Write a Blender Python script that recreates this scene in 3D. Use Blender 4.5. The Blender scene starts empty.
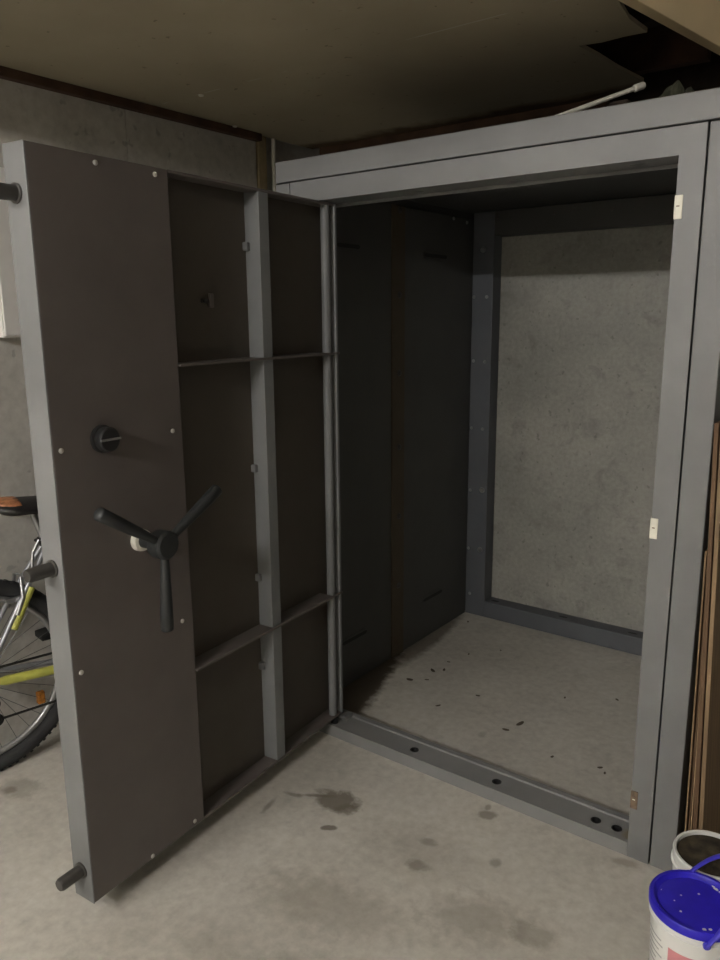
import bpy, bmesh, math, random
from mathutils import Vector, Matrix, noise
random.seed(7)
C = bpy.context.scene.collection
PI = math.pi
V = Vector

# ------------------------------------------------------------------ helpers
class MB:
    """collects shapes into one mesh"""
    def __init__(self): self.bm = bmesh.new()
    def box(self, x0, x1, y0, y1, z0, z1):
        vs = [self.bm.verts.new(p) for p in [(x0,y0,z0),(x1,y0,z0),(x1,y1,z0),(x0,y1,z0),(x0,y0,z1),(x1,y0,z1),(x1,y1,z1),(x0,y1,z1)]]
        for f in [(0,3,2,1),(4,5,6,7),(0,1,5,4),(1,2,6,5),(2,3,7,6),(3,0,4,7)]:
            self.bm.faces.new([vs[i] for i in f])
        return self
    def prism(self, pts, axis, a, b):
        """pts: 2-D outline; extruded along axis from a to b"""
        def mk(p, t):
            if axis == 'x': return (t, p[0], p[1])
            if axis == 'y': return (p[0], t, p[1])
            return (p[0], p[1], t)
        A = [self.bm.verts.new(mk(p, a)) for p in pts]; B = [self.bm.verts.new(mk(p, b)) for p in pts]
        n = len(pts)
        self.bm.faces.new(A[::-1]); self.bm.faces.new(B)
        for i in range(n): self.bm.faces.new([A[i], A[(i+1)%n], B[(i+1)%n], B[i]])
        return self
    def tube(self, pts, r, n=12, closed=False, flat=1.0, up=None):
        """sweep a circle (or ellipse when flat != 1) along pts; r a number or a list"""
        pts = [V(p) for p in pts]; m = len(pts)
        rs = r if isinstance(r, (list, tuple)) else [r]*m
        rings = []; prev = None
        for i, p in enumerate(pts):
            if closed: t = pts[(i+1)%m]-pts[i-1]
            else: t = pts[min(i+1,m-1)]-pts[max(i-1,0)]
            t.normalize()
            a = up if up is not None else (prev if prev is not None else (V((0,0,1)) if abs(t.z)<.9 else V((1,0,0))))
            a = (V(a)-t*V(a).dot(t)).normalized(); b = t.cross(a); prev = a
            rings.append([self.bm.verts.new(p+(a*math.cos(2*PI*k/n)*flat+b*math.sin(2*PI*k/n))*rs[i]) for k in range(n)])
        for i in range(m if closed else m-1):
            A, B = rings[i], rings[(i+1)%m]
            for k in range(n): self.bm.faces.new([A[k], A[(k+1)%n], B[(k+1)%n], B[k]])
        if not closed:
            self.bm.faces.new(rings[0][::-1]); self.bm.faces.new(rings[-1])
        return self
    def lathe(self, prof, c=(0,0,0), axis=(0,0,1), n=32, a0=0.0, a1=2*PI):
        """prof: list of (radius, height) along axis"""
        ax = V(axis).normalized(); u = ax.orthogonal().normalized() if abs(ax.z) < .999 else V((1,0,0)); w = ax.cross(u)
        full = abs(a1-a0-2*PI) < 1e-6; rings = []
        cnt = n if full else n+1
        for (r, h) in prof:
            if r < 1e-6: rings.append([self.bm.verts.new(V(c)+ax*h)])
            else: rings.append([self.bm.verts.new(V(c)+ax*h+(u*math.cos(a0+(a1-a0)*k/n)+w*math.sin(a0+(a1-a0)*k/n))*r) for k in range(cnt)])
        for A, B in zip(rings, rings[1:]):
            for k in range(n):
                k2 = (k+1) % cnt
                if len(A) == 1 and len(B) == 1: continue
                if len(A) == 1: self.bm.faces.new([A[0], B[k2], B[k]])
                elif len(B) == 1: self.bm.faces.new([A[k], A[k2], B[0]])
                else: self.bm.faces.new([A[k], A[k2], B[k2], B[k]])
        return self
    def grid(self, f, nu, nv):
        vs = [[self.bm.verts.new(f(i/nu, j/nv)) for j in range(nv+1)] for i in range(nu+1)]
        for i in range(nu):
            for j in range(nv): self.bm.faces.new([vs[i][j], vs[i+1][j], vs[i+1][j+1], vs[i][j+1]])
        return self
    def build(self, name, mat, parent=None, bevel=0.0, smooth=None, world=False, solid=0.0):
        bmesh.ops.recalc_face_normals(self.bm, faces=self.bm.faces)
        me = bpy.data.meshes.new(name); self.bm.to_mesh(me); self.bm.free()
        me.materials.append(mat)
        o = bpy.data.objects.new(name, me); C.objects.link(o)
        if parent is not None:
            o.parent = parent
            if world: o.location = -root_of(parent).location
        if smooth is not None:
            for p in me.polygons: p.use_smooth = True
            try: me.set_sharp_from_angle(angle=math.radians(smooth))
            except Exception: pass
        if solid:
            md = o.modifiers.new('thickness', 'SOLIDIFY'); md.thickness = solid; md.offset = 0
        if bevel:
            md = o.modifiers.new('edges', 'BEVEL'); md.width = bevel; md.segments = 2; md.limit_method = 'ANGLE'; md.angle_limit = math.radians(40)
        return o

def root_of(o):
    # only children straight under an unrotated root are built in world coordinates
    return o
def thing(name, label, cat, loc=(0,0,0), rot=(0,0,0), group=None):
    o = bpy.data.objects.new(name, None); C.objects.link(o); o.empty_display_size = .05
    o.location = loc; o.rotation_euler = rot
    o['label'] = label; o['category'] = cat
    if group: o['group'] = group
    return o
def tag(o, label, cat, group=None):
    o['label'] = label; o['category'] = cat
    if group: o['group'] = group
    return o
def struct(o, label, cat):
    o['kind'] = 'structure'; o['label'] = label; o['category'] = cat
    return o
def dup(o, parent, loc):
    c = o.copy(); C.objects.link(c); c.parent = parent; c.location = loc
    return c
def cut(o, cutter):
    """subtract the cutter mesh from o for good, then drop the cutter"""
    md = o.modifiers.new('cut', 'BOOLEAN'); md.object = cutter; md.operation = 'DIFFERENCE'; md.solver = 'EXACT'
    bpy.context.view_layer.update()
    dg = bpy.context.evaluated_depsgraph_get()
    me = bpy.data.meshes.new_from_object(o.evaluated_get(dg))
    o.modifiers.clear(); o.data = me
    bpy.data.objects.remove(cutter)

# ------------------------------------------------------------------ materials
def new_mat(name):
    m = bpy.data.materials.new(name); m.use_nodes = True
    nt = m.node_tree; b = nt.nodes['Principled BSDF']
    return m, nt, b
def ramp(nt, fac, stops):
    r = nt.nodes.new('ShaderNodeValToRGB'); e = r.color_ramp.elements
    while len(e) < len(stops): e.new(.5)
    for k, (p, c) in enumerate(stops):
        e[k].position = p; e[k].color = (c, c, c, 1) if not isinstance(c, tuple) else (*c, 1)
    nt.links.new(fac, r.inputs['Fac']); return r.outputs['Color']
def tex(nt, scale, detail=4, rough=.55, vec=None, dist=0):
    n = nt.nodes.new('ShaderNodeTexNoise'); n.inputs['Scale'].default_value = scale
    n.inputs['Detail'].default_value = detail; n.inputs['Roughness'].default_value = rough; n.inputs['Distortion'].default_value = dist
    if vec is None:
        tc = nt.nodes.get('TC') or nt.nodes.new('ShaderNodeTexCoord'); tc.name = 'TC'; vec = tc.outputs['Object']
    nt.links.new(vec, n.inputs['Vector']); return n.outputs['Fac']
def mixc(nt, fac, a, b, mode='MIX'):
    m = nt.nodes.new('ShaderNodeMix'); m.data_type = 'RGBA'; m.blend_type = mode
    if isinstance(fac, (int, float)): m.inputs[0].default_value = fac
    else: nt.links.new(fac, m.inputs[0])
    for s, v in ((6, a), (7, b)):
        if isinstance(v, tuple): m.inputs[s].default_value = (*v, 1)
        else: nt.links.new(v, m.inputs[s])
    return m.outputs[2]
def math_(nt, op, a, b=None, clamp=False):
    m = nt.nodes.new('ShaderNodeMath'); m.operation = op; m.use_clamp = clamp
    for i, v in enumerate((a, b)):
        if v is None: continue
        if isinstance(v, (int, float)): m.inputs[i].default_value = v
        else: nt.links.new(v, m.inputs[i])
    return m.outputs[0]
def bump(nt, b, h, strength=.2, dist=.002):
    n = nt.nodes.new('ShaderNodeBump'); n.inputs['Strength'].default_value = strength; n.inputs['Distance'].default_value = dist
    nt.links.new(h, n.inputs['Height']); nt.links.new(n.outputs['Normal'], b.inputs['Normal'])
def simple(name, col, rough=.5, metal=0.0, var=.12, scale=14, bmp=.08, spec=.5):
    m, nt, b = new_mat(name)
    f = tex(nt, scale, 5)
    lo = tuple(max(0, c*(1-var)) for c in col); hi = tuple(min(1, c*(1+var)) for c in col)
    nt.links.new(ramp(nt, f, [(.3, lo), (.7, hi)]), b.inputs['Base Color'])
    b.inputs['Roughness'].default_value = rough; b.inputs['Metallic'].default_value = metal
    b.inputs['Specular IOR Level'].default_value = spec
    if bmp: bump(nt, b, tex(nt, scale*9, 2), bmp, .001)
    return m
def ellipse_mask(nt, sep, cx, cy, rx, ry, rot, warp, soft=.35):
    """soft-edged irregular blot in the floor plane"""
    dx = math_(nt, 'SUBTRACT', sep.outputs[0], cx); dy = math_(nt, 'SUBTRACT', sep.outputs[1], cy)
    c, s = math.cos(rot), math.sin(rot)
    u = math_(nt, 'DIVIDE', math_(nt, 'ADD', math_(nt, 'MULTIPLY', dx, c), math_(nt, 'MULTIPLY', dy, s)), rx)
    v = math_(nt, 'DIVIDE', math_(nt, 'SUBTRACT', math_(nt, 'MULTIPLY', dy, c), math_(nt, 'MULTIPLY', dx, s)), ry)
    d = math_(nt, 'SQRT', math_(nt, 'ADD', math_(nt, 'MULTIPLY', u, u), math_(nt, 'MULTIPLY', v, v)))
    d = math_(nt, 'ADD', d, warp)
    return math_(nt, 'DIVIDE', math_(nt, 'SUBTRACT', 1.0, d), soft, clamp=True)

def concrete(name, lo, hi, patches=(), blots=.5, scale=2.2, rough=.75, pits=True):
    m, nt, b = new_mat(name)
    big = tex(nt, scale, 6, .6); fine = tex(nt, scale*22, 4, .6); mid = tex(nt, scale*4.3, 5, .65, dist=.4)
    col = ramp(nt, big, [(.32, lo), (.68, hi)])
    dark = tuple(c*.72 for c in lo)
    col = mixc(nt, math_(nt, 'MULTIPLY', ramp(nt, mid, [(.54, 0.0), (.70, 1.0)]), blots), col, dark)
    col = mixc(nt, .14, col, ramp(nt, fine, [(.3, .05), (.7, .9)]), 'OVERLAY')
    if pits:
        sp = tex(nt, scale*15, 2, .5)
        col = mixc(nt, math_(nt, 'MULTIPLY', ramp(nt, sp, [(.66, 0.0), (.72, 1.0)]), .5), col, tuple(c*.5 for c in lo))
    if patches:
        sep = nt.nodes.new('ShaderNodeSeparateXYZ'); nt.links.new(nt.nodes['TC'].outputs['Object'], sep.inputs[0])
        warp = math_(nt, 'MULTIPLY', math_(nt, 'SUBTRACT', tex(nt, 26, 4, .6), .5), 1.3)
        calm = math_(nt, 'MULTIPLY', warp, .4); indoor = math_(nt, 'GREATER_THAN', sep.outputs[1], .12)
        for (cx, cy, rx, ry, rot, c, k, soft) in patches:
            inside = c == RUST_SHADOW      # rust with the door-side shadow painted in, ending at the sill
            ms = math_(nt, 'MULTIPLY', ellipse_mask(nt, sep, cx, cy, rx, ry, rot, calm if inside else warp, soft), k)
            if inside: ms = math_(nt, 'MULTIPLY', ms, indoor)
            col = mixc(nt, ms, col, c)
    nt.links.new(col, b.inputs['Base Color']); b.inputs['Roughness'].default_value = rough
    b.inputs['Specular IOR Level'].default_value = .3
    bump(nt, b, fine, .15, .002)
    return m
def steel_paint(name, col, rust=0.0, rough=.48, var=.1):
    m, nt, b = new_mat(name)
    f = tex(nt, 5, 6, .6)
    c = ramp(nt, f, [(.3, tuple(x*(1-var) for x in col)), (.7, tuple(x*(1+var) for x in col))])
    if rust:
        r = ramp(nt, tex(nt, 9, 7, .7), [(.60, 0.0), (.72, 1.0)])
        c = mixc(nt, math_(nt, 'MULTIPLY', r, rust), c, (.075, .038, .018))
    nt.links.new(c, b.inputs['Base Color']); b.inputs['Roughness'].default_value = rough
    bump(nt, b, tex(nt, 160, 2), .06, .001)
    return m

OIL = (.15, .128, .098); DAMP = (.235, .21, .17); RUSTY = (.14, .09, .05); RUST_SHADOW = (.075, .055, .035)
FLOOR_STAINS_SHADOW = [
    (-.365, -.285, .090, .060, .2, OIL, .85, .4), (-.315, -.300, .045, .035, .9, OIL, .65, .5), (-.435, -.305, .080, .011, .55, OIL, .75, .6), (-.50, -.345, .05, .012, .3, OIL, .6, .6),
    (-.305, -.405, .026, .014, .7, OIL, .85, .4), (-.525, -.435, .012, .05, .2, OIL, .6, .6),
    (.052, -.070, .036, .026, .8, DAMP, .8, .4), (.035, -.035, .012, .022, .2, DAMP, .7, .5),
    (-.005, -.385, .040, .030, .3, DAMP, .75, .5), (-.03, -.28, .03, .02, .3, DAMP, .6, .5), (.165, -.245, .02, .02, 0, DAMP, .6, .5),
    (-1.263, -.873, .030, .022, .2, OIL, .75, .5), (-1.25, -.85, .085, .06, .4, DAMP, .45, .35), (-1.05, -.72, .02, .012, .4, OIL, .6, .5),
    (-.10, -.64, .30, .12, .25, DAMP, .38, .6), (.22, -.46, .16, .10, .4, DAMP, .45, .6), (.36, -.42, .07, .05, .4, DAMP, .5, .5), (.02, -.86, .24, .12, .5, DAMP, .35, .7),
    (-.02, -.33, .25, .14, .1, DAMP, .28, .8), (-.3, -.95, .3, .12, .3, DAMP, .25, .8),
    (-.18, .33, .02, .03, .2, OIL, .3, .5), (-.785, .30, .145, .90, .29, RUST_SHADOW, .9, .25), (-.79, .95, .07, .45, .10, RUST_SHADOW, .7, .45),  # long dark ellipses: rusty floor plus painted shadow of the door's hinge side
    (.46, -.03, .05, .02, .2, RUSTY, .4, .6),
]
M = {}
M['floor'] = concrete('floor_concrete', (.46, .435, .385), (.60, .575, .515), FLOOR_STAINS_SHADOW, .35, 1.6, .62, pits=False)
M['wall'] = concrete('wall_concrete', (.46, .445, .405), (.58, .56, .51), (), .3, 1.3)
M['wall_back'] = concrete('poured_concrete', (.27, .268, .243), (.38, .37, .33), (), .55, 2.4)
M['far_wall'] = simple('painted_plaster', (.80, .78, .73), .8, scale=2)
M['side_wall'] = simple('dark_painted_block', (.16, .15, .14), .85, scale=2)
M['ceiling'] = None
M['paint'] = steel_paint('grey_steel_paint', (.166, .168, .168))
M['paint_door'] = steel_paint('grey_door_paint', (.125, .108, .099))
M['paint_light'] = steel_paint('light_grey_steel_paint', (.205, .21, .212))
M['paint_blue'] = steel_paint('blue_grey_steel_paint', (.098, .105, .116), .15)
M['skin'] = steel_paint('brown_grey_primer', (.078, .066, .052), .25, .55)
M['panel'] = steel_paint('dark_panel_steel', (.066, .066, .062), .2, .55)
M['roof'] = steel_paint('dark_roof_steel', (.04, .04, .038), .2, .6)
M['strap'] = steel_paint('rusted_strap_steel', (.085, .065, .042), .8, .7)
M['dark'] = simple('black_plastic', (.012, .012, .012), .6)
M['grip'] = simple('black_grip', (.02, .022, .022), .5)
M['void'] = simple('dark_timber', (.035, .024, .016), .9, var=.4)
M['rusttimber'] = simple('red_brown_timber', (.070, .036, .020), .85, var=.4, scale=8)
M['bolt'] = simple('zinc_bolt', (.42, .42, .42), .32, .9)
M['boltdark'] = simple('dark_bolt', (.10, .095, .09), .45, .7)
M['screw'] = simple('pale_screw', (.62, .60, .55), .35, .3)
M['cream'] = simple('cream_plate', (.74, .72, .62), .5)
M['rusty'] = simple('rusted_plate', (.16, .11, .07), .8, var=.45, scale=60)
M['white'] = simple('white_plastic', (.78, .78, .75), .4, var=.04)
M['whitebox'] = simple('white_enamel', (.80, .78, .74), .45, var=.03)
M['blue'] = simple('blue_plastic', (.026, .016, .50), .35, var=.15)
M['bluedark'] = simple('blue_handle_plastic', (.06, .05, .50), .35, var=.15)
M['content'] = simple('dry_brown_residue', (.040, .031, .018), .85, var=.8, scale=28, bmp=.5)
M['grey'] = simple('label_grey', (.40, .40, .40), .6)
M['pink'] = simple('label_pink', (.66, .27, .29), .6)
M['pvc'] = simple('pvc_pipe', (.72, .70, .62), .45)
M['tyre'] = simple('tyre_rubber', (.022, .022, .023), .8, bmp=.4)
M['rim'] = simple('aluminium_rim', (.42, .42, .42), .35, .8)
M['spoke'] = simple('steel_spoke', (.16, .16, .16), .4, .7)
M['frame'] = simple('silver_grey_frame', (.36, .37, .39), .35, .55)
M['yellow'] = simple('lime_yellow_plastic', (.50, .50, .10), .5, var=.2)
M['saddle'] = simple('saddle_vinyl', (.02, .018, .018), .5)
M['saddlered'] = simple('saddle_orange_panel', (.50, .20, .09), .5, var=.75, scale=34)
M['reflector'] = simple('amber_reflector', (.30, .11, .015), .25, var=.6, scale=90)
M['chain'] = simple('oily_chain', (.05, .048, .045), .45, .7)
M['wood'] = None; M['beige'] = simple('cream_board_paint', (.88, .71, .44), .7, var=.08, scale=3)
M['stud'] = simple('pine_stud', (.34, .27, .15), .8, var=.25)
M['scrap'] = simple('dry_leaf', (.10, .08, .055), .9)

def mat_wood(name, c0, c1):
    m, nt, b = new_mat(name)
    tc = nt.nodes.new('ShaderNodeTexCoord'); tc.name = 'TC'
    mp = nt.nodes.new('ShaderNodeMapping'); mp.inputs['Scale'].default_value = (60, 60, 2.5)
    nt.links.new(tc.outputs['Object'], mp.inputs[0])
    f = tex(nt, 1.0, 5, .6, mp.outputs[0], .6)
    nt.links.new(ramp(nt, f, [(.3, c0), (.7, c1)]), b.inputs['Base Color']); b.inputs['Roughness'].default_value = .75
    return m
M['wood'] = mat_wood('brown_hardboard', (.085, .045, .022), (.17, .10, .052))
M['wood2'] = mat_wood('pale_timber', (.17, .11, .06), (.30, .20, .11))

def mat_ceiling():
    m, nt, b = new_mat('old_ceiling_board')
    f = tex(nt, 1.5, 6, .6)
    c = ramp(nt, f, [(.3, (.33, .29, .205)), (.7, (.40, .35, .255))])
    sep = nt.nodes.new('ShaderNodeSeparateXYZ'); nt.links.new(nt.nodes['TC'].outputs['Object'], sep.inputs[0])
    # joint between two sheets, its flaking filler
    d = math_(nt, 'ABSOLUTE', math_(nt, 'SUBTRACT', sep.outputs[1], .062))
    line = math_(nt, 'LESS_THAN', d, .0035)
    br = ramp(nt, tex(nt, 5, 3), [(.47, 0.0), (.53, 1.0)])
    c = mixc(nt, math_(nt, 'MULTIPLY', math_(nt, 'MULTIPLY', line, br), .7), c, (.50, .46, .38))
    sp = ramp(nt, tex(nt, 30, 2), [(.71, 0.0), (.74, 1.0)])
    c = mixc(nt, math_(nt, 'MULTIPLY', sp, .5), c, (.09, .075, .05))
    # damp browned rim along the torn back edge
    e = math_(nt, 'MULTIPLY', math_(nt, 'SUBTRACT', math_(nt, 'ADD', sep.outputs[1], math_(nt, 'MULTIPLY', tex(nt, 7, 4), .16)), .98), 14, clamp=True)
    c = mixc(nt, math_(nt, 'MULTIPLY', e, .85), c, (.085, .045, .02))
    nt.links.new(c, b.inputs['Base Color']); b.inputs['Roughness'].default_value = .85
    b.inputs['Specular IOR Level'].default_value = .2
    return m
M['ceiling'] = mat_ceiling()

def mat_sill():
    m, nt, b = new_mat('grey_steel_paint_worn')
    f = tex(nt, 5, 6, .6)
    c = ramp(nt, f, [(.3, (.195, .195, .195)), (.7, (.235, .235, .23))])
    sep = nt.nodes.new('ShaderNodeSeparateXYZ'); nt.links.new(nt.nodes['TC'].outputs['Object'], sep.inputs[0])
    w = math_(nt, 'MULTIPLY', math_(nt, 'SUBTRACT', tex(nt, 40, 4), .5), 1.2)
    ms = ellipse_mask(nt, sep, .462, .05, .04, .05, 0, w, .4)
    c = mixc(nt, math_(nt, 'MULTIPLY', ms, .8), c, (.20, .165, .10))
    nt.links.new(c, b.inputs['Base Color']); b.inputs['Roughness'].default_value = .5
    return m
M['sill'] = mat_sill()

# ------------------------------------------------------------------ the room
XW, YB, ZC, ZH = -1.51, 1.42, 2.281, 2.78
XR, YF = 2.9, -6.0
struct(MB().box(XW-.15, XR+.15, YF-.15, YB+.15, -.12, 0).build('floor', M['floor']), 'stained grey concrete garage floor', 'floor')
# left wall of concrete panels with a joint, stopping at the timber stud
w = MB()
w.box(XW-.15, XW, YF, -.055, 0, ZH); w.box(XW-.15, XW-.0005, -.050, .630, 0, ZH); w.box(XW-.15, XW-.05, .630, YB, 0, ZH); w.box(XW-.15, XW-.004, -.055, -.05, 0, ZH)
struct(w.build('wall_left', M['wall'], bevel=.002), 'grey concrete garage wall behind the open steel door', 'wall')
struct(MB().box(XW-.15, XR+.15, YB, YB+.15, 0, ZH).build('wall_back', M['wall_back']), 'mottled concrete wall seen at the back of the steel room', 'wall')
struct(MB().box(XR, XR+.15, YF, YB, 0, ZH).build('wall_right', M['side_wall']), 'plain garage wall on the right side', 'wall')
struct(MB().box(XW-.15, XR+.15, YF-.15, YF, 0, ZH).build('wall_front', M['far_wall']), 'plain garage wall behind the photographer', 'wall')
struct(MB().box(XW-.15, XR+.15, YF-.15, YB+.15, ZH, ZH+.1).build('ceiling_high', M['far_wall']), 'high garage ceiling', 'ceiling')
# the low sheet ceiling with its broken corner
YLOW = -2.6
outline = [(XW, YLOW), (.232+.1755*(YLOW-.2), YLOW), (.232, .16), (.214, .30), (.222, .435), (.16, .43), (.09, .437), (.026, .422),
           (.040, .55), (.047, .70), (.060, .82), (.070, .905), (.00, .955), (-.10, .985), (-.20, 1.02), (-.24, 1.045), (-.36, 1.02), (-.52, 1.012), (-1.0, 1.012), (XW, 1.012)]
struct(MB().prism(outline, 'z', ZC, ZC+.012).build('ceiling', M['ceiling']), 'brown stained low sheet ceiling with a torn corner', 'ceiling')
# enclosure of the void over the sheet: front board and the painted fascia on the right
struct(MB().box(XW, .227+.1755*(YLOW-.2), YLOW, YLOW+.03, ZC-.02, ZH).build('trim_1', M['beige']), 'board closing the front of the low ceiling', 'trim')
f = MB()
prof = [(.270, .2), (.356, .69)]
dx = (prof[1][0]-prof[0][0])/(prof[1][1]-prof[0][1])
xf = lambda y: .270+dx*(y-.2)
f.prism([(xf(YLOW)-.040+.01, YLOW), (xf(YLOW)+.01, YLOW), (xf(YB), YB), (xf(YB)-.034, YB)], 'z', ZC, ZH)
struct(f.build('trim_2', M['beige'], bevel=.002), 'cream painted board edging the ceiling opening at upper right', 'trim')
struct(MB().box(XW, XW+.035, YLOW, .635, ZC-.030, ZC).build('trim_3', M['rusttimber'], bevel=.003), 'dark red brown timber strip along the left wall under the ceiling', 'trim')
t = MB().box(XW+.04, -.10, 1.014, 1.06, ZC-.035, ZC+.03)
struct(t.build('trim_4', M['rusttimber'], bevel=.003), 'red brown timber batten along the back edge of the low ceiling', 'trim')
# joists in the void
for k, (y, z) in enumerate([(.60, 2.36), (.95, 2.33), (1.22, 2.30)]):
    j = MB().box(XW, .26, y, y+.045, z, z+.14).build('ceiling_joist', M['void'] if k != 1 else M['rusttimber'])
    tag(j, ['dark timber joist nearest the front, seen up through the torn ceiling', 'red brown timber joist in the middle of the torn ceiling opening', 'dark timber joist at the back of the torn ceiling opening'][k], 'joist', 'ceiling joists')
struct(MB().box(-.9, XR, YB-.03, YB-.001, 2.10, ZH).build('trim_5', M['rusttimber']), 'dark brown boarding on the back wall above the steel room', 'trim')

# stud and pale pipe in the corner
tag(MB().box(XW-.045, XW+.006, .640, .690, 0, ZC).build('wall_stud', M['stud'], bevel=.002), 'upright pine stud on the left wall in the back corner', 'stud')
tag(MB().tube([(XW+.0, .742, 0), (XW+.0, .742, ZC)], .010, 12).build('wall_pipe', M['pvc'], smooth=40), 'thin pale upright pipe beside the pine stud', 'pipe')

# ------------------------------------------------------------------ the steel room ("vault")
XL0, XR0 = -.818, .580
vt = thing('strongroom', 'grey steel walk-in strongroom with bare concrete back wall', 'strongroom', (-.12, .6, 0))
def vp(mb, name, mat, bevel=.002, smooth=None, parent=None):
    if parent is None: return mb.build(name, mat, vt, bevel, smooth, world=True)
    return mb.build(name, mat, parent, bevel, smooth)
GR = .0045
ZL, ZT = 1.925, 1.994
# outer portal frame
of = MB().box(XL0, XR0+.06, 0, .10, ZL+GR, ZT)
vp(of, 'header_beam', M['paint'], .0025)
vp(MB().box(XL0, -.757-GR/2, 0, .10, 0, ZL), 'outer_post', M['paint'], .0025)
vp(MB().box(.514+GR/2, XR0, 0, .10, 0, ZL), 'outer_post', M['paint'], .0025)
# inner frame: lintel (channel), two jambs, sill
SX0, SX1 = -.757+GR/2, .514-GR/2
HOLES = [-.293, .02, .344, .406]
ln = vp(MB().prism([(0, 1.861), (.106, 1.861), (.106, ZL), (0, ZL)], 'x', SX0, SX1), 'lintel', M['paint'], 0)
ct = MB()
for x in (-.30, .02, .344):
    ct.lathe([(0, 1.85), (.011, 1.85), (.011, 1.90), (0, 1.90)], (x, .055, 0), n=20)
    ct.bm.verts.ensure_lookup_table()
    for v in ct.bm.verts[-42:]: v.co.x = x + (v.co.x-x)*1.9 if abs(v.co.x-x) < .03 else v.co.x
cut(ln, ct.build('cutter', M['dark'], vt, world=True))
vp(MB().box(-.70, .452, .1065, .112, 1.852, 1.870), 'lintel_lip', M['paint'], .001)
vp(MB().box(SX0, -.704, .0, .10, .0, 1.861), 'jamb', M['paint'], 0)
jr = vp(MB().box(.453, SX1, .0, .10, .0, 1.861), 'jamb', M['paint'], 0)
sl = vp(MB().prism([(0, 0), (.12, 0), (.12, .043), (.098, .043), (.096, .038), (.014, .038), (.012, .043), (0, .043)], 'x', -.7035, .4525), 'sill', M['sill'], 0)
ct = MB()
for x in HOLES: ct.lathe([(0, .012), (.0155, .012), (.0155, .06), (0, .06)], (x, .05, 0), n=24)
cut(sl, ct.build('cutter', M['dark'], vt, world=True))
for x in HOLES:    # black drop sockets lining the holes
    s = MB().lathe([(.0125, .0), (.0152, .0), (.0152, .026), (.0125, .026), (.0125, .002), (0, .002)], (x, .05, .0125), n=24)
    vp(s, 'bolt_socket', M['dark'], 0, 40)
pv = MB().box(-.690, -.60, .062, .104, .0385, .052)
vp(pv, 'pivot_plate', M['paint'], .002)
vp(MB().lathe([(0, .038), (.014, .038), (.014, .058), (.010, .0605), (0, .0605)], (-.630, .03, 0), n=20), 'pivot_bush', M['dark'], 0, 40)
# strike plates on the right jamb
for (x, z, m) in ((.461, 1.746, 'cream'), (.4605, .963, 'cream'), (.4625, .182, 'rusty')):
    p = vp(MB().box(x-.010, x+.009, -.0025, .006, z-.027, z+.027), 'strike_plate', M[m], .0015)
    if m == 'rusty': p['label'] = 'rusted bare strike plate at the foot of the jamb'
    q = MB().box(-.0035, .0035, -.0032, -.002, -.004, .004)
    sh = vp(q, 'slot', M['rusty'] if m == 'cream' else M['cream'], 0, None, p); sh.location = (x-.001, 0, z+.002); sh.scale = (1, 1, .35)
# body behind the frame
XI = -.812          # inner face, left
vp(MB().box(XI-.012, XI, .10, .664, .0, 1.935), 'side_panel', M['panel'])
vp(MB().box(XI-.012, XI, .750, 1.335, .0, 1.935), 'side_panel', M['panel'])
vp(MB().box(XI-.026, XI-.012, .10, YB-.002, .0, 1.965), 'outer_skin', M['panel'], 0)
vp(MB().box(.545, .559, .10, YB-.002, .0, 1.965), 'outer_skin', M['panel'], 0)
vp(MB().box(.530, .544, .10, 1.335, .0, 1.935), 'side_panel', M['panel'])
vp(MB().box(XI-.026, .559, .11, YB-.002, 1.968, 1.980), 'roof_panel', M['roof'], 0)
st = vp(MB().box(XI-.006, XI+.006, .661, .753, .0, 1.935), 'seam_strap', M['strap'])
bolt_head = None
def bolt_mesh(r=.0105, h=.008):
    m = MB().lathe([(0, 0), (r*1.35, 0), (r*1.35, .0018), (r, .002), (r, .005), (r*.75, h), (0, h+.001)], (0,0,0), n=16)
    return m
for z in (1.918, 1.586, 1.268, .955, .650, .333):
    if bolt_head is None:
        bolt_head = bolt_mesh().build('bolt_head', M['boltdark'], st, smooth=40); bolt_head.location = (XI+.006, .711, z); bolt_head.rotation_euler = (0, PI/2, 0)
    else: dup(bolt_head, st, (XI+.006, .711, z))
# slotted vent marks in the side panels
for (y0, y1, z) in ((.305, .449, 1.757), (.903, 1.094, 1.755), (.305, .478, .197), (.922, 1.096, .192)):
    pts = []
    r = .017; yc0, yc1 = y0+r, y1-r
    for k in range(9): a = PI/2+PI*k/8; pts.append((yc0+r*math.cos(a), z+r*math.sin(a)))
    for k in range(9): a = -PI/2+PI*k/8; pts.append((yc1+r*math.cos(a), z+r*math.sin(a)))
    vs = vp(MB().prism(pts, 'x', XI-.001, XI+.0035), 'slot_cover', M['panel'], .0008)
    il = MB().prism([(yc0+(p[0]-yc0)*.9 if p[0] < (y0+y1)/2 else yc1+(p[0]-yc1)*.9, z+(p[1]-z)*.45) for p in pts], 'x', XI+.003, XI+.0042)
    il.build('slot', M['dark'], vs)
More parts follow.
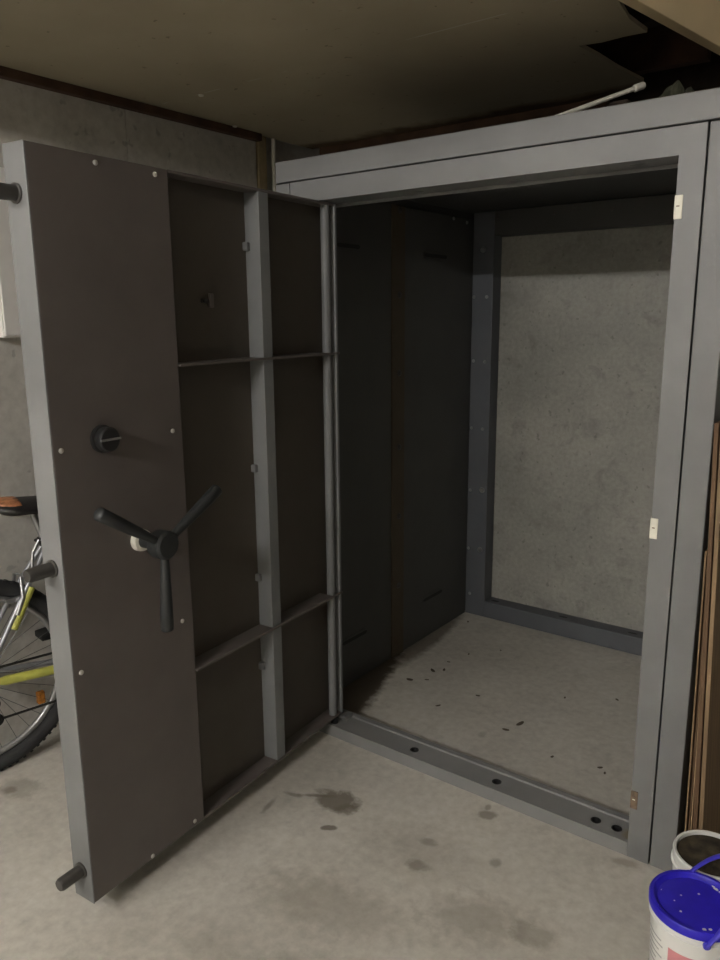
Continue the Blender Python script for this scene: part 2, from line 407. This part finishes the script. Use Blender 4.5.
# rear corner column, rear beam and bottom rail with bolts
YR = 1.335
def rail(name, x0, x1, z0, z1, mat='paint_blue', xin=None):
    m = MB(); m.box(x0, x1, YR, YB-.003, z0, z1); return vp(m, name, M[mat], .003)
col_ = rail('corner_column', XI, -.704, .0, 1.966)
top_ = rail('rear_beam', -.7035, .53, 1.858, 1.966, 'panel')
bot_ = rail('bottom_rail', -.7035, .53, .0, .084)
rail('corner_column', .425, .529, .085, 1.857)
def bolts(parent, pts, r, mat='bolt'):
    first = None
    for (x, z) in pts:
        if first is None:
            first = bolt_mesh(r, r*.8).build('bolt_head', M[mat], parent, smooth=40); first.location = (x, YR, z); first.rotation_euler = (PI/2, 0, 0)
        else: dup(first, parent, (x, YR, z))
bolts(col_, [(-.758, 1.80), (-.732, .659), (-.735, .352)], .0105)
bolts(col_, [(-.80, 1.587), (-.734, 1.586), (-.796, 1.288), (-.735, 1.285), (-.798, .963), (-.738, .962), (-.797, .651), (-.800, .349), (-.786, .11)], .006)
bolts(top_, [(-.690, 1.938), (-.42, 1.934), (-.165, 1.93), (.12, 1.928)], .007, 'boltdark')
for x in (-.66, -.30, .03, .30):     # dark slots on top of the rail
    vp(MB().prism([(x-.022+.022*(1+math.cos(a)), 1.372+.008*math.sin(a)) for a in [2*PI*k/12 for k in range(12)]], 'z', .0838, .0848), 'slot', M['dark'], 0)
# two header bolts at the panel top
for (y, z) in ((1.15, 1.925), (1.27, 1.918)):
    b = bolt_mesh(.006, .005).build('bolt_head', M['bolt'], vt, smooth=40); b.location = V((XI, y, z))-vt.location; b.rotation_euler = (0, PI/2, 0)

# ------------------------------------------------------------------ the door
DA = math.atan2(-math.cos(-.073), -math.sin(-.073))
door = thing('strongroom_door', 'heavy grey steel strongroom door standing open, inside face showing', 'door', (-.6217, .0528, 0), (0, 0, DA))
Z0, Z1, S0, S1, ED = .062, 1.856, -.022, 1.097, -.0727
ES = -.054
def dp(mb, name, mat, bevel=.0015, smooth=None, parent=None): return mb.build(name, M[mat], parent or door, bevel, smooth)
dp(MB().box(S0, S1, ED, ES, Z0, Z1), 'skin_plate', 'skin')
dp(MB().box(.062, S1-.10, ED+.001, ES-.004, .012, Z0-.0002), 'bottom_skirt', 'skin')
dp(MB().box(S1-.006, S1+.0, ES+.0003, -.0065, Z0, Z1), 'edge_strip', 'paint')     # free-edge side
es = dp(MB().box(S1+.0002, S1+.004, ED, 0.0, Z0, Z1), 'edge_plate', 'paint', .002)
dp(MB().box(S0+.0145, .709, ES+.0003, 0, Z1-.008, Z1), 'top_flange', 'paint_door')
dp(MB().box(S0+.0145, .709, ES+.0003, 0, Z0, Z0+.008), 'bottom_flange', 'paint_door')
dp(MB().box(S0, S0+.014, ES+.0003, 0, Z0, Z1), 'hinge_bar', 'paint_light', .003)
ht = MB().lathe([(0, Z0+.008), (.0145, Z0+.008), (.0145, Z1-.008), (0, Z1-.008)], (.022, -.0165, 0), n=28)
dp(ht, 'hinge_tube', 'paint_light', 0, 40)
dp(MB().lathe([(0, .0605), (.009, .0605), (.009, .0625), (0, .0625)], (.02, -.027, 0), n=16), 'pivot_pin', 'dark', 0, 40)
# lock cover plate with its screws
lc = dp(MB().box(.710, S1+.0001, -.006, 0, Z0+.002, Z1-.001), 'lock_cover', 'paint_door')
dp(MB().box(.710, .716, ES+.0003, -.0063, Z0+.002, Z1-.001), 'cover_return', 'paint_door')
scr = None
for (s, z) in ((.925, 1.838), (.752, 1.838), (.744, 1.216), (.750, .696), (1.078, 1.214), (1.078, .682), (.908, .072), (.748, .080)):
    if scr is None:
        m = MB().lathe([(0, 0), (.006, 0), (.006, .0025), (.004, .004), (0, .0045)], (0,0,0), (0,1,0), n=14)
        scr = m.build('screw', M['screw'], lc, smooth=50); scr.location = (s, 0, z)
    else: dup(scr, lc, (s, 0, z))
# upright channel and the two cross bars
dp(MB().prism([(.326, ES), (.326, 0), (.369, 0), (.369, ES), (.364, ES), (.364, -.005), (.331, -.005), (.331, ES)], 'z', Z0+.0085, Z1-.0085), 'stiffener', 'paint_light', .0012)
for z, e in ((1.382, .0035), (.536, .0035)):
    dp(MB().box(S0+.002, .7095, .0005, .007, z-.004, z+.003), 'cross_bar', 'paint_door', .001)
    m = MB(); m.box(.3695, .7095, ES+.0003, .0004, z-.003, z+.003); m.box(.038, .3255, ES+.0003, .0004, z-.003, z+.003)
    dp(m, 'cross_bar', 'paint_door', .001)
# weld tabs on the channel
for z in (1.70, 1.05, .70, .40):
    dp(MB().box(.3695, .384, ES+.0003, -.036, z-.012, z+.012), 'weld_tab', 'paint', .003)
# little latch clip on the skin
lt = dp(MB().box(.520, .534, ES, ES+.010, 1.528, 1.566), 'latch_clip', 'paint_door', .002)
m = MB().box(.534, .562, ES, ES+.005, 1.541, 1.551); m.tube([(.556, ES, 1.546), (.556, ES+.012, 1.546)], .005, 10)
m.build('latch_pin', M['boltdark'], lt)
# combination dial
dl = thing_d = MB().lathe([(0, 0), (.033, 0), (.033, .006), (.030, .008), (0, .008)], (.966, 0, 1.226), (0,1,0), n=36).build('dial', M['dark'], door, smooth=40)
k = MB()
prof = [(0, .008), (.027, .008), (.029, .011), (.029, .029), (.026, .032), (0, .033)]
k.lathe(prof, (.966, 0, 1.226), (0,1,0), n=36)
k.build('dial_knob', M['dark'], dl, smooth=40)
MB().box(.966-.029, .966+.029, .0325, .0345, 1.224, 1.2295).build('pointer', M['rim'], dl, bevel=.001)
# three-spoke handle
hs, hz, he = .876, .958, .088
hd = MB().lathe([(0, .0), (.018, 0), (.018, .060), (.034, .064), (.036, .070), (.036, .100), (.030, .106), (.012, .108), (0, .108)], (hs, 0, hz), (0,1,0), n=36).build('handle_hub', M['grip'], door, smooth=35)
for a in (33, 152.5, 272):
    d = V((math.cos(math.radians(a)), 0, math.sin(math.radians(a))))
    c0 = V((hs, he, hz))
    L = .222
    ps = [.028, .05, .10, .17, L-.004, L]; rs = [.0105, .011, .0135, .016, .0165, .0125]
    MB().tube([c0+d*p for p in ps], rs, 18).build('spoke', M['grip'], hd, smooth=50)
MB().lathe([(.0185, .0), (.0285, 0), (.0285, .008), (.027, .016), (.0185, .018)], (hs, 0, hz), (0,1,0), n=32).build('spindle_flange', M['cream'], door, smooth=40)
# three locking bolts out of the free edge
for z in (1.756, .940, .145):
    b = MB().lathe([(0, 0), (.021, 0), (.021, .004), (.0165, .005), (.0165, .060), (.0135, .066), (0, .066)], (S1+.004, -.038, z), (1,0,0), n=26)
    b.build('locking_bolt', M['boltdark'], door, smooth=40)

# ------------------------------------------------------------------ cabinet on the left wall
mb = thing('wall_cabinet', 'white box fixed to the left wall above the bicycle', 'cabinet', (XW, -.5, 1.443))
MB().box(.0, .104, -.16, .16, 0, .52).build('body', M['whitebox'], mb, bevel=.004)
MB().box(.1045, .111, -.155, .155, .006, .514).build('door', M['whitebox'], mb, bevel=.003)
MB().lathe([(0, 0), (.009, 0), (.009, .006), (0, .007)], (.111, -.05, .25), (1,0,0), n=16).build('lock', M['boltdark'], mb, smooth=40)

# ------------------------------------------------------------------ bicycle (local: X forward, Y to its left, Z up)
bk = thing('bicycle', 'grey mountain bicycle with yellow chainstay guard leaning on the left wall', 'bicycle', (-1.405, -.87, 0), (math.radians(-1.3), 0, math.radians(79)))
R = .34
def wheel(cx):
    c = V((cx, 0, R)); n = 72
    circ = lambda r: [c+V((math.cos(2*PI*k/n)*r, 0, math.sin(2*PI*k/n)*r)) for k in range(n)]
    hub = MB().lathe([(0, -.055), (.008, -.055), (.008, -.034), (.024, -.033), (.024, -.029), (.014, -.027), (.014, .027), (.024, .029), (.024, .033), (.008, .034), (.008, .055), (0, .055)], c, (0,1,0), n=20).build('wheel_hub', M['chain'], bk, smooth=40)
    t = MB().tube(circ(R-.027), .027, 14, True, flat=1.0, up=V((0,1,0)))
    for k in range(80):
        a = 2*PI*k/80
        for s, y in ((0, .010), (.5, -.010)):
            q = c+V((math.cos(a+s*2*PI/80), 0, math.sin(a+s*2*PI/80)))*(R-.001); 
            e1 = V((-math.sin(a), 0, math.cos(a))); 
            vs = []
            for du, dv in ((-1,-1),(1,-1),(1,1),(-1,1)):
                vs.append((q+e1*du*.005+V((0, y+dv*.006, 0))))
            nrm = (q-c).normalized()
            lo = [t.bm.verts.new(p-nrm*.006) for p in vs]; hi = [t.bm.verts.new(p+nrm*.0005) for p in vs]
            t.bm.faces.new(hi)
            for i in range(4): t.bm.faces.new([lo[i], lo[(i+1)%4], hi[(i+1)%4], hi[i]])
    t.build('tyre', M['tyre'], hub, smooth=40)
    MB().tube(circ(R-.063), .012, 10, True, flat=.9, up=V((0,1,0))).build('rim', M['rim'], hub, smooth=50)
    s = MB()
    for k in range(32):
        a = 2*PI*k/32; side = .030 if k % 2 else -.030; off = (.55 if (k//2) % 2 else -.55)
        p0 = c+V((math.cos(a+off)*.022, side, math.sin(a+off)*.022)); p1 = c+V((math.cos(a)*(R-.07), 0, math.sin(a)*(R-.07)))
        s.tube([p0, p1], .0011, 5)
    s.build('spokes', M['spoke'], hub)
    return hub
rw = wheel(0.0); fw_ = wheel(1.06)
a = math.radians(-38)
MB().box(-.013, .013, -.010, .012, -.022, .022).build('reflector', M['reflector'], rw, bevel=.004).location = (math.cos(a)*.205+.03, -.012, R+math.sin(a)*.20)
bb = V((.43, 0, .29)); st_top = V((.262, 0, .765)); hd_top = V((.86, 0, .86)); hd_bot = V((.905, 0, .72)); rh = V((0, 0, R)); fh = V((1.06, 0, R))
fr = MB()
fr.tube([bb, st_top], .017, 14); fr.tube([bb, hd_bot+V((-.005,0,.02))], .022, 14); fr.tube([st_top+V((.008,0,-.03)), hd_top+V((0,0,-.03))], .018, 14); fr.tube([hd_bot, hd_top], .020, 14)
for s in (-1, 1):
    fr.tube([st_top+V((0, s*.016, -.02)), V((.16, s*.045, .60)), rh+V((0, s*.062, 0))], [.009, .009, .008], 10)
    fr.tube([bb+V((-.01, s*.025, 0)), V((.30, s*.050, .30)), rh+V((0, s*.062, 0))], [.011, .011, .009], 10)
fr.tube([bb+V((0, -.036, 0)), bb+V((0, .036, 0))], .022, 14)
fr.build('frame', M['frame'], bk, smooth=50)
MB().tube([st_top+V((.004,0,-.01)), st_top+V((-.03, 0, .115))], .0125, 14).build('seat_post', M['rim'], bk, smooth=50)
MB().tube([st_top+V((.004,-.001,-.012)), st_top+V((-.004,-.001,.014))], .0205, 14).tube([st_top+V((-.02,-.03,.0)), st_top+V((-.02,.02,.0))], .006, 8).build('seat_clamp', M['chain'], bk, smooth=50)
def sad(u, v):
    x = -.13+.27*u; hw = .075*(1-u)**.55*(.25+.75*min(1, u*5)**.5)+.018
    y = (v-.5)*2*hw; z = .905+.018*(1-u)**2-.028*(abs(v-.5)*2)**2.4-.008*u+.004*math.sin(u*PI)
    return V((.235+x, y, z))
MB().grid(sad, 18, 14).build('saddle', M['saddle'], bk, smooth=70, solid=.022)
def sadp(u, v):
    p = sad(.02+.27*u, .08+.84*v); return p+V((0, 0, .0125))
sd = bk.children[-1]
MB().grid(sadp, 10, 10).build('saddle_panel', M['saddlered'], sd, smooth=70, solid=.003)
m = MB()
for s in (-1, 1): m.tube([(.12, s*.022, .895), (.16, s*.022, .872), (.27, s*.022, .872), (.345, s*.012, .893)], .0035, 8)
m.build('saddle_rails', M['rim'], bk)
# yellow pieces
g0 = V((.045, -.064, .341)); g1 = V((.30, -.056, .315))
MB().tube([g0, g0.lerp(g1, .1), g0.lerp(g1, .9), g1], [.009, .0155, .0155, .012], 14).build('chainstay_guard', M['yellow'], bk, smooth=50)
p0 = V((.192, -.041, .625)); p1 = V((.118, -.052, .50))
MB().tube([p0, p1], .0125, 12).build('frame_decal', M['yellow'], bk, smooth=50)
# rear brake
br = MB()
for s in (-1, 1):
    br.tube([(.135, s*.052, .545), (.16, s*.05, .60), (.165, s*.03, .665)], [.009, .008, .006], 10); br.box(.11, .16, s*.030-.006, s*.030+.006, .585, .60)
br.tube([(.165, .032, .665), (.172, -.06, .672), (.20, -.075, .70)], .0035, 8)
br.tube([(.20, -.045, .69), (.215, -.02, .735), (.24, -.02, .775)], .006, 8)
br.build('rear_brake', M['rim'], bk, smooth=50)
# crank, chain, derailleur, pedals
cr = MB().lathe([(0, 0), (.085, 0), (.088, .002), (.085, .004), (.03, .004), (.03, .012), (0, .012)], bb+V((0, -.052, 0)), (0,-1,0), n=40).build('chainring', M['chain'], bk, smooth=40)
MB().tube([bb+V((0,-.062,0)), bb+V((.14,-.07,-.10))], .010, 10).build('crank', M['chain'], bk, smooth=50)
MB().tube([bb+V((0,.05,0)), bb+V((-.14,.07,.10))], .010, 10).build('crank', M['chain'], bk, smooth=50)
for p in ((.14, -.115, -.10), (-.14, .115, .10)):
    q = bb+V(p); MB().box(q.x-.045, q.x+.045, q.y-.04, q.y+.04, q.z-.011, q.z+.011).build('pedal', M['dark'], bk, bevel=.003)
MB().tube([(.43, -.054, .376), (.0, -.05, .385)], .0045, 6).tube([(.43, -.054, .204), (.05, -.05, .205)], .0045, 6).tube([(.0, -.05, .302), (.045, -.05, .27), (.02, -.05, .225), (.05, -.05, .205)], .0045, 6).build('chain', M['chain'], bk)
m = MB().lathe([(0, 0), (.045, 0), (.045, .003), (.030, .022), (0, .022)], (0, -.058, R), (0, 1, 0), n=30)
m.build('cassette', M['chain'], bk, smooth=40)
m = MB()
for (x, z) in ((.03, .262), (.035, .205)): m.lathe([(0, 0), (.021, 0), (.021, .008), (0, .008)], (x, -.054, z), (0,1,0), n=20)
m.tube([(.0, -.064, .325), (.03, -.064, .262), (.035, -.064, .205)], .010, 8)
m.build('derailleur', M['dark'], bk, smooth=40)
# fork, bar, grips
m = MB().tube([hd_top+V((-.01,0,.05)), hd_bot], .014, 12)
for s in (-1, 1): m.tube([hd_bot+V((.005, s*.055, -.02)), fh+V((-.01, s*.058, .02)), fh+V((0, s*.056, 0))], [.017, .014, .010], 12)
m.tube([hd_bot+V((.003, -.06, -.015)), hd_bot+V((.003, .06, -.015))], .018, 12)
m.build('fork', M['dark'], bk, smooth=50)
hb = MB().tube([hd_top+V((-.01, 0, .05)), hd_top+V((.07, 0, .09))], .016, 12).tube([hd_top+V((.06, -.245, .105)), hd_top+V((.07, -.08, .09)), hd_top+V((.07, .08, .09)), hd_top+V((.06, .245, .105))], .0125, 12).build('handlebar', M['chain'], bk, smooth=50)
for s in (-1, 1): MB().tube([hd_top+V((.0605, s*.14, .099)), hd_top+V((.058, s*.25, .106))], .0165, 12).build('grip', M['dark'], hb, smooth=50)

# ------------------------------------------------------------------ buckets at the right foot
HB = .22
def pail(root, R1, mat, R0=None, wall=.0022):
    R0 = R0 or R1*.88
    prof = [(0, 0), (R0-.004, 0), (R0, .004), (R1-.003, HB-.040), (R1-.003, HB-.036), (R1+.002, HB-.034), (R1+.002, HB-.030), (R1-.002, HB-.028), (R1-.001, HB-.008), (R1, HB-.004), (R1-.002, HB), (R1-.008, HB-.001), (R1-.009, HB-.02), (R0-.006, .008), (0, .008)]
    return MB().lathe(prof, n=56).build('pail', M[mat], root, smooth=35)
b1 = thing('paint_bucket', 'white plastic bucket with a blue lid in the front corner', 'bucket', (.704, -.346, 0))
R1 = .0935
pail(b1, R1, 'white')
lid = MB().lathe([(R1-.010, HB-.012), (R1+.0015, HB-.016), (R1+.004, HB-.014), (R1+.0045, HB+.002), (R1+.002, HB+.006), (R1-.005, HB+.006), (R1-.009, HB+.001), (R1-.014, HB-.003), (R1-.022, HB-.0015), (.05, HB-.002), (.02, HB-.0015), (0, HB-.0015)], n=64).build('lid', M['blue'], b1, smooth=40)
# white splashes of dried paint on the lid
for (x, y, r) in ((-.070, -.003, .0045), (-.001, .032, .0045), (-.032, .005, .0035), (.0, -.005, .0025), (-.02, -.045, .003), (.026, .070, .006), (.040, .064, .008), (.02, .078, .004), (.034, -.068, .0045), (.044, -.060, .004), (-.04, -.02, .002)):
    MB().lathe([(r, 0), (r*.9, .0004), (0, .0007)], (x, y, HB-.0022), n=12).build('paint_splash', M['white'], lid).scale = (1, 1, 1)
# bail handle hinged at two ears, swung towards the wall side
import mathutils
def on_rim(deg, r, z): return V((math.cos(math.radians(deg))*r, math.sin(math.radians(deg))*r, z))
A = on_rim(112, R1+.004, HB-.004); B = on_rim(297, R1+.006, HB-.022)
mid = (A+B)/2; side = V((math.cos(math.radians(22)), math.sin(math.radians(22)), 0)); up = V((0,0,1))
dirn = (side*.56+up*.80).normalized(); ax = (A-B)/2
arc = [mid+ax*math.cos(PI*k/28)+dirn*math.sin(PI*k/28)*.145 for k in range(29)]
MB().tube(arc, .0066, 12, flat=.55, up=None).build('bail_handle', M['bluedark'], b1, smooth=60)
for P in (A, B):
    ra = V((P.x, P.y, 0)).normalized()
    MB().lathe([(0, 0), (.008, 0), (.008, .006), (0, .007)], P-ra*.003, ra, n=16).build('bail_ear', M['bluedark'], b1, smooth=40)
# label wrapped on the pail: pale sheet with unreadable grey lines and a pink panel
def wrap(a0, a1, z0, z1, off):
    def rr(z): return R1*.88+(R1-.003-R1*.88)*(z-.004)/(HB-.044)+off
    def fn(u, v):
        a = math.radians(a0+(a1-a0)*u); z = z0+(z1-z0)*v
        return V((math.cos(a)*rr(z), math.sin(a)*rr(z), z))
    return MB().grid(fn, max(4, int((a1-a0)/4)), 2)
lb = wrap(178, 345, .02, .168, .0008).build('label', M['white'], b1, smooth=60)
wrap(250, 296, .085, .150, .0013).build('label_panel', M['pink'], lb, smooth=60)
for i, (a0, a1) in enumerate(((205, 238), (205, 241), (205, 234), (205, 240), (206, 228), (205, 238))):
    z = .152-i*.014
    wrap(a0, a1, z-.004, z, .0013).build('label_line', M['grey'], lb, smooth=60)
b2 = thing('open_bucket', 'open white bucket with dry brown residue behind the blue lidded one', 'bucket', (.6955, -.1555, 0))
R1b = .0885
pail(b2, R1b, 'white')
def cont(u, v):
    r = (R1b-.0105)*u; a = 2*PI*v
    p = V((math.cos(a)*r, math.sin(a)*r, 0)); p.z = HB-.012+.006*noise.noise(p*38+V((3,1,0)))*(1-u**4)+.004*u**6
    return p
MB().grid(cont, 14, 48).build('residue', M['content'], b2, smooth=60)

# ------------------------------------------------------------------ boards standing against the strongroom's right side
specs = [  # x at foot, x at top, thickness, height, depth, y of front edge, material
    (.600, .586, .0042, .925, .62, .000, 'wood2', 'thin pale sheet standing closest to the steel post'),
    (.607, .5915, .0042, .915, .58, .010, 'wood', 'brown sheet second from the steel post'),
    (.614, .597, .0042, .900, .60, .002, 'wood2', 'thin pale sheet third from the steel post'),
    (.632, .590, .010, 1.25, .55, -.042, 'wood', 'taller brown sheet standing behind the thin sheets'),
    (.645, .603, .010, 1.24, .60, -.038, 'wood2', 'outermost tall sheet, at the right edge of the stack'),
]
for (x, top, th, h, dep, y0, mm, lab) in specs:
    o = MB().prism([(x, .0), (x+th, .0), (top+th, h), (top, h)], 'y', y0, y0+dep).build('timber_sheet', M[mm], bevel=.001)
    tag(o, lab, 'board', 'boards beside the strongroom')

# ------------------------------------------------------------------ loose pipe on top of the strongroom
cd = thing('conduit', 'loose pale plastic pipe lying on top of the strongroom', 'pipe', (0, 0, 0))
pA, pB = V((-.01, .14, 2.006)), V((.208, .42, 2.136))
MB().tube([pA, pB], .0065, 12).build('pipe', M['pvc'], cd, smooth=50)
d = (pB-pA).normalized()
MB().lathe([(0, 0), (.0085, 0), (.0105, .002), (.0105, .030), (.0085, .034), (0, .034)], pB-d*.010, d, n=18).build('end_socket', M['pvc'], cd, smooth=40)
# prop block carrying its raised end
tag(MB().box(.14, .20, .37, .47, 1.981, 2.098).build('timber_block', M['void'], bevel=.003), 'dark timber block on the strongroom roof under the pipe end', 'block')

# crumpled leftovers lying on the roof, seen under the painted fascia
for i, (x, y, rx, ry, rz, col, lab) in enumerate([
        (.345, .36, .060, .08, .112, (.036, .037, .022), 'olive lump of old insulation on the strongroom roof, left of the other lumps'),
        (.490, .40, .062, .08, .135, (.05, .026, .013), 'brown lump of old insulation on the strongroom roof, right of the olive lump'),
        (.265, .66, .055, .08, .125, (.04, .026, .015), 'dark brown lump of old insulation on the strongroom roof, furthest back')]):
    def lump(u, v):
        th, ph = u*2*PI, v*PI/2
        d = V((math.cos(th)*math.cos(ph), math.sin(th)*math.cos(ph), math.sin(ph)))
        k = 1+.42*noise.noise(d*2.3+V((i*7.1, 2, 0)))+.14*noise.noise(d*7+V((i*3, 0, 5)))
        return V((d.x*rx*k, d.y*ry*k, d.z*rz*k))
    o = MB().grid(lump, 32, 12).build('insulation_lump', simple('old_insulation', col, .95, var=.5, scale=40, bmp=.4), smooth=60); o.location = (x, y, 1.981)
    tag(o, lab, 'insulation', 'insulation lumps on the strongroom roof')

# ------------------------------------------------------------------ scraps on the strongroom floor
scr_pts = [(-.42, .418, .012), (-.332, .582, .010), (-.125, .412, .014), (-.101, .482, .022), (.084, .345, .008), (.241, .378, .010), (.265, .356, .008),
           (-.63, .537, .016), (-.572, .579, .010), (-.595, .665, .018), (-.56, .70, .012), (-.584, .780, .008), (-.736, 1.23, .010), (-.043, .771, .008), (.131, .877, .009), (-.55, .9, .008), (-.45, 1.02, .007)]
for i, (x, y, r) in enumerate(scr_pts):
    an = random.random()*PI; q = random.uniform(.35, .6); cu = random.uniform(.15, .35)
    def fn(u, v):
        a, b = (u-.5)*2, (v-.5)*2
        wv = b*(1-a*a)**.5*q
        p = V((a*r, wv*r, .0012+cu*r*(a*a)*.6+cu*r*wv*wv))
        return V((p.x*math.cos(an)-p.y*math.sin(an), p.x*math.sin(an)+p.y*math.cos(an), p.z))
    o = MB().grid(fn, 8, 4).build('dry_scrap', M['scrap'], smooth=60, solid=.001); o.location = (x, y, 0)
    tag(o, 'small curled dark scrap of dry leaf on the floor inside the strongroom', 'scrap', 'dry scraps on the strongroom floor')

# nail heads under the low ceiling
for (x, y, lab) in ((-1.234, .072, 'pale nail head in the low ceiling, on the sheet joint'), (-1.47, .467, 'pale nail head in the low ceiling, near the left wall')):
    o = MB().lathe([(0, 0), (.010, 0), (.009, -.004), (0, -.005)], (0, 0, 0), n=14).build('nail_head', M['cream'], smooth=40); o.location = (x, y, ZC)
    tag(o, lab, 'nail')

# ------------------------------------------------------------------ the lamp behind the photographer
def batten(x, y, z, L, power, label):
    m, nt, b = new_mat('lit_tube'); b.inputs['Emission Color'].default_value = (1, .965, .93, 1); b.inputs['Emission Strength'].default_value = power
    b.inputs['Base Color'].default_value = (.9, .9, .9, 1)
    lamp = thing('ceiling_lamp', label, 'lamp', (x, y, z), group='garage batten lamps')
    MB().box(-L-.04, L+.04, -.035, .035, .035, .075).build('housing', M['whitebox'], lamp, bevel=.004)
    MB().tube([(-L, 0, 0), (L, 0, 0)], .018, 16).build('tube', m, lamp, smooth=50)
    for s in (-1, 1):
        MB().box(s*(L+.015)-.012, s*(L+.015)+.012, -.02, .02, -.022, .036).build('end_holder', M['whitebox'], lamp)
        MB().tube([(s*L*.8, 0, .075), (s*L*.8, 0, ZH-z)], .004, 8).build('hanger', M['rim'], lamp)
batten(.31, -4.0, 2.38, .30, 74, 'fluorescent batten lamp further from the strongroom, hung from the high garage ceiling')
batten(-.75, -3.3, 2.33, .30, 36, 'fluorescent batten lamp nearer the strongroom, hung from the high garage ceiling')

wd = bpy.data.worlds.new('World'); bpy.context.scene.world = wd; wd.use_nodes = True
wd.node_tree.nodes['Background'].inputs[0].default_value = (0, 0, 0, 1); wd.node_tree.nodes['Background'].inputs[1].default_value = 0

# ------------------------------------------------------------------ camera
cam = bpy.data.cameras.new('Camera'); co = bpy.data.objects.new('Camera', cam); C.objects.link(co)
yaw, pit, rol, fpx = -.6445, .2109, -.008, 762.66
fwd = V((math.sin(yaw)*math.cos(pit), math.cos(yaw)*math.cos(pit), -math.sin(pit)))
rt = V((math.cos(yaw), -math.sin(yaw), 0)); upv = rt.cross(fwd)
r2 = rt*math.cos(rol)+upv*math.sin(rol); u2 = -rt*math.sin(rol)+upv*math.cos(rol)
mat = Matrix((r2, u2, -fwd)).transposed().to_4x4(); mat.translation = V((.991, -1.9589, 1.5))
co.matrix_world = mat
cam.sensor_fit = 'VERTICAL'; cam.sensor_height = 24; cam.sensor_width = 18; cam.lens = fpx*24/960; cam.clip_start = .02
sc = bpy.context.scene; sc.camera = co
sc.view_settings.view_transform = 'Standard'; sc.view_settings.look = 'None'; sc.view_settings.gamma = 1
sc.view_settings.use_curve_mapping = False
sc.view_settings.exposure = 3.0
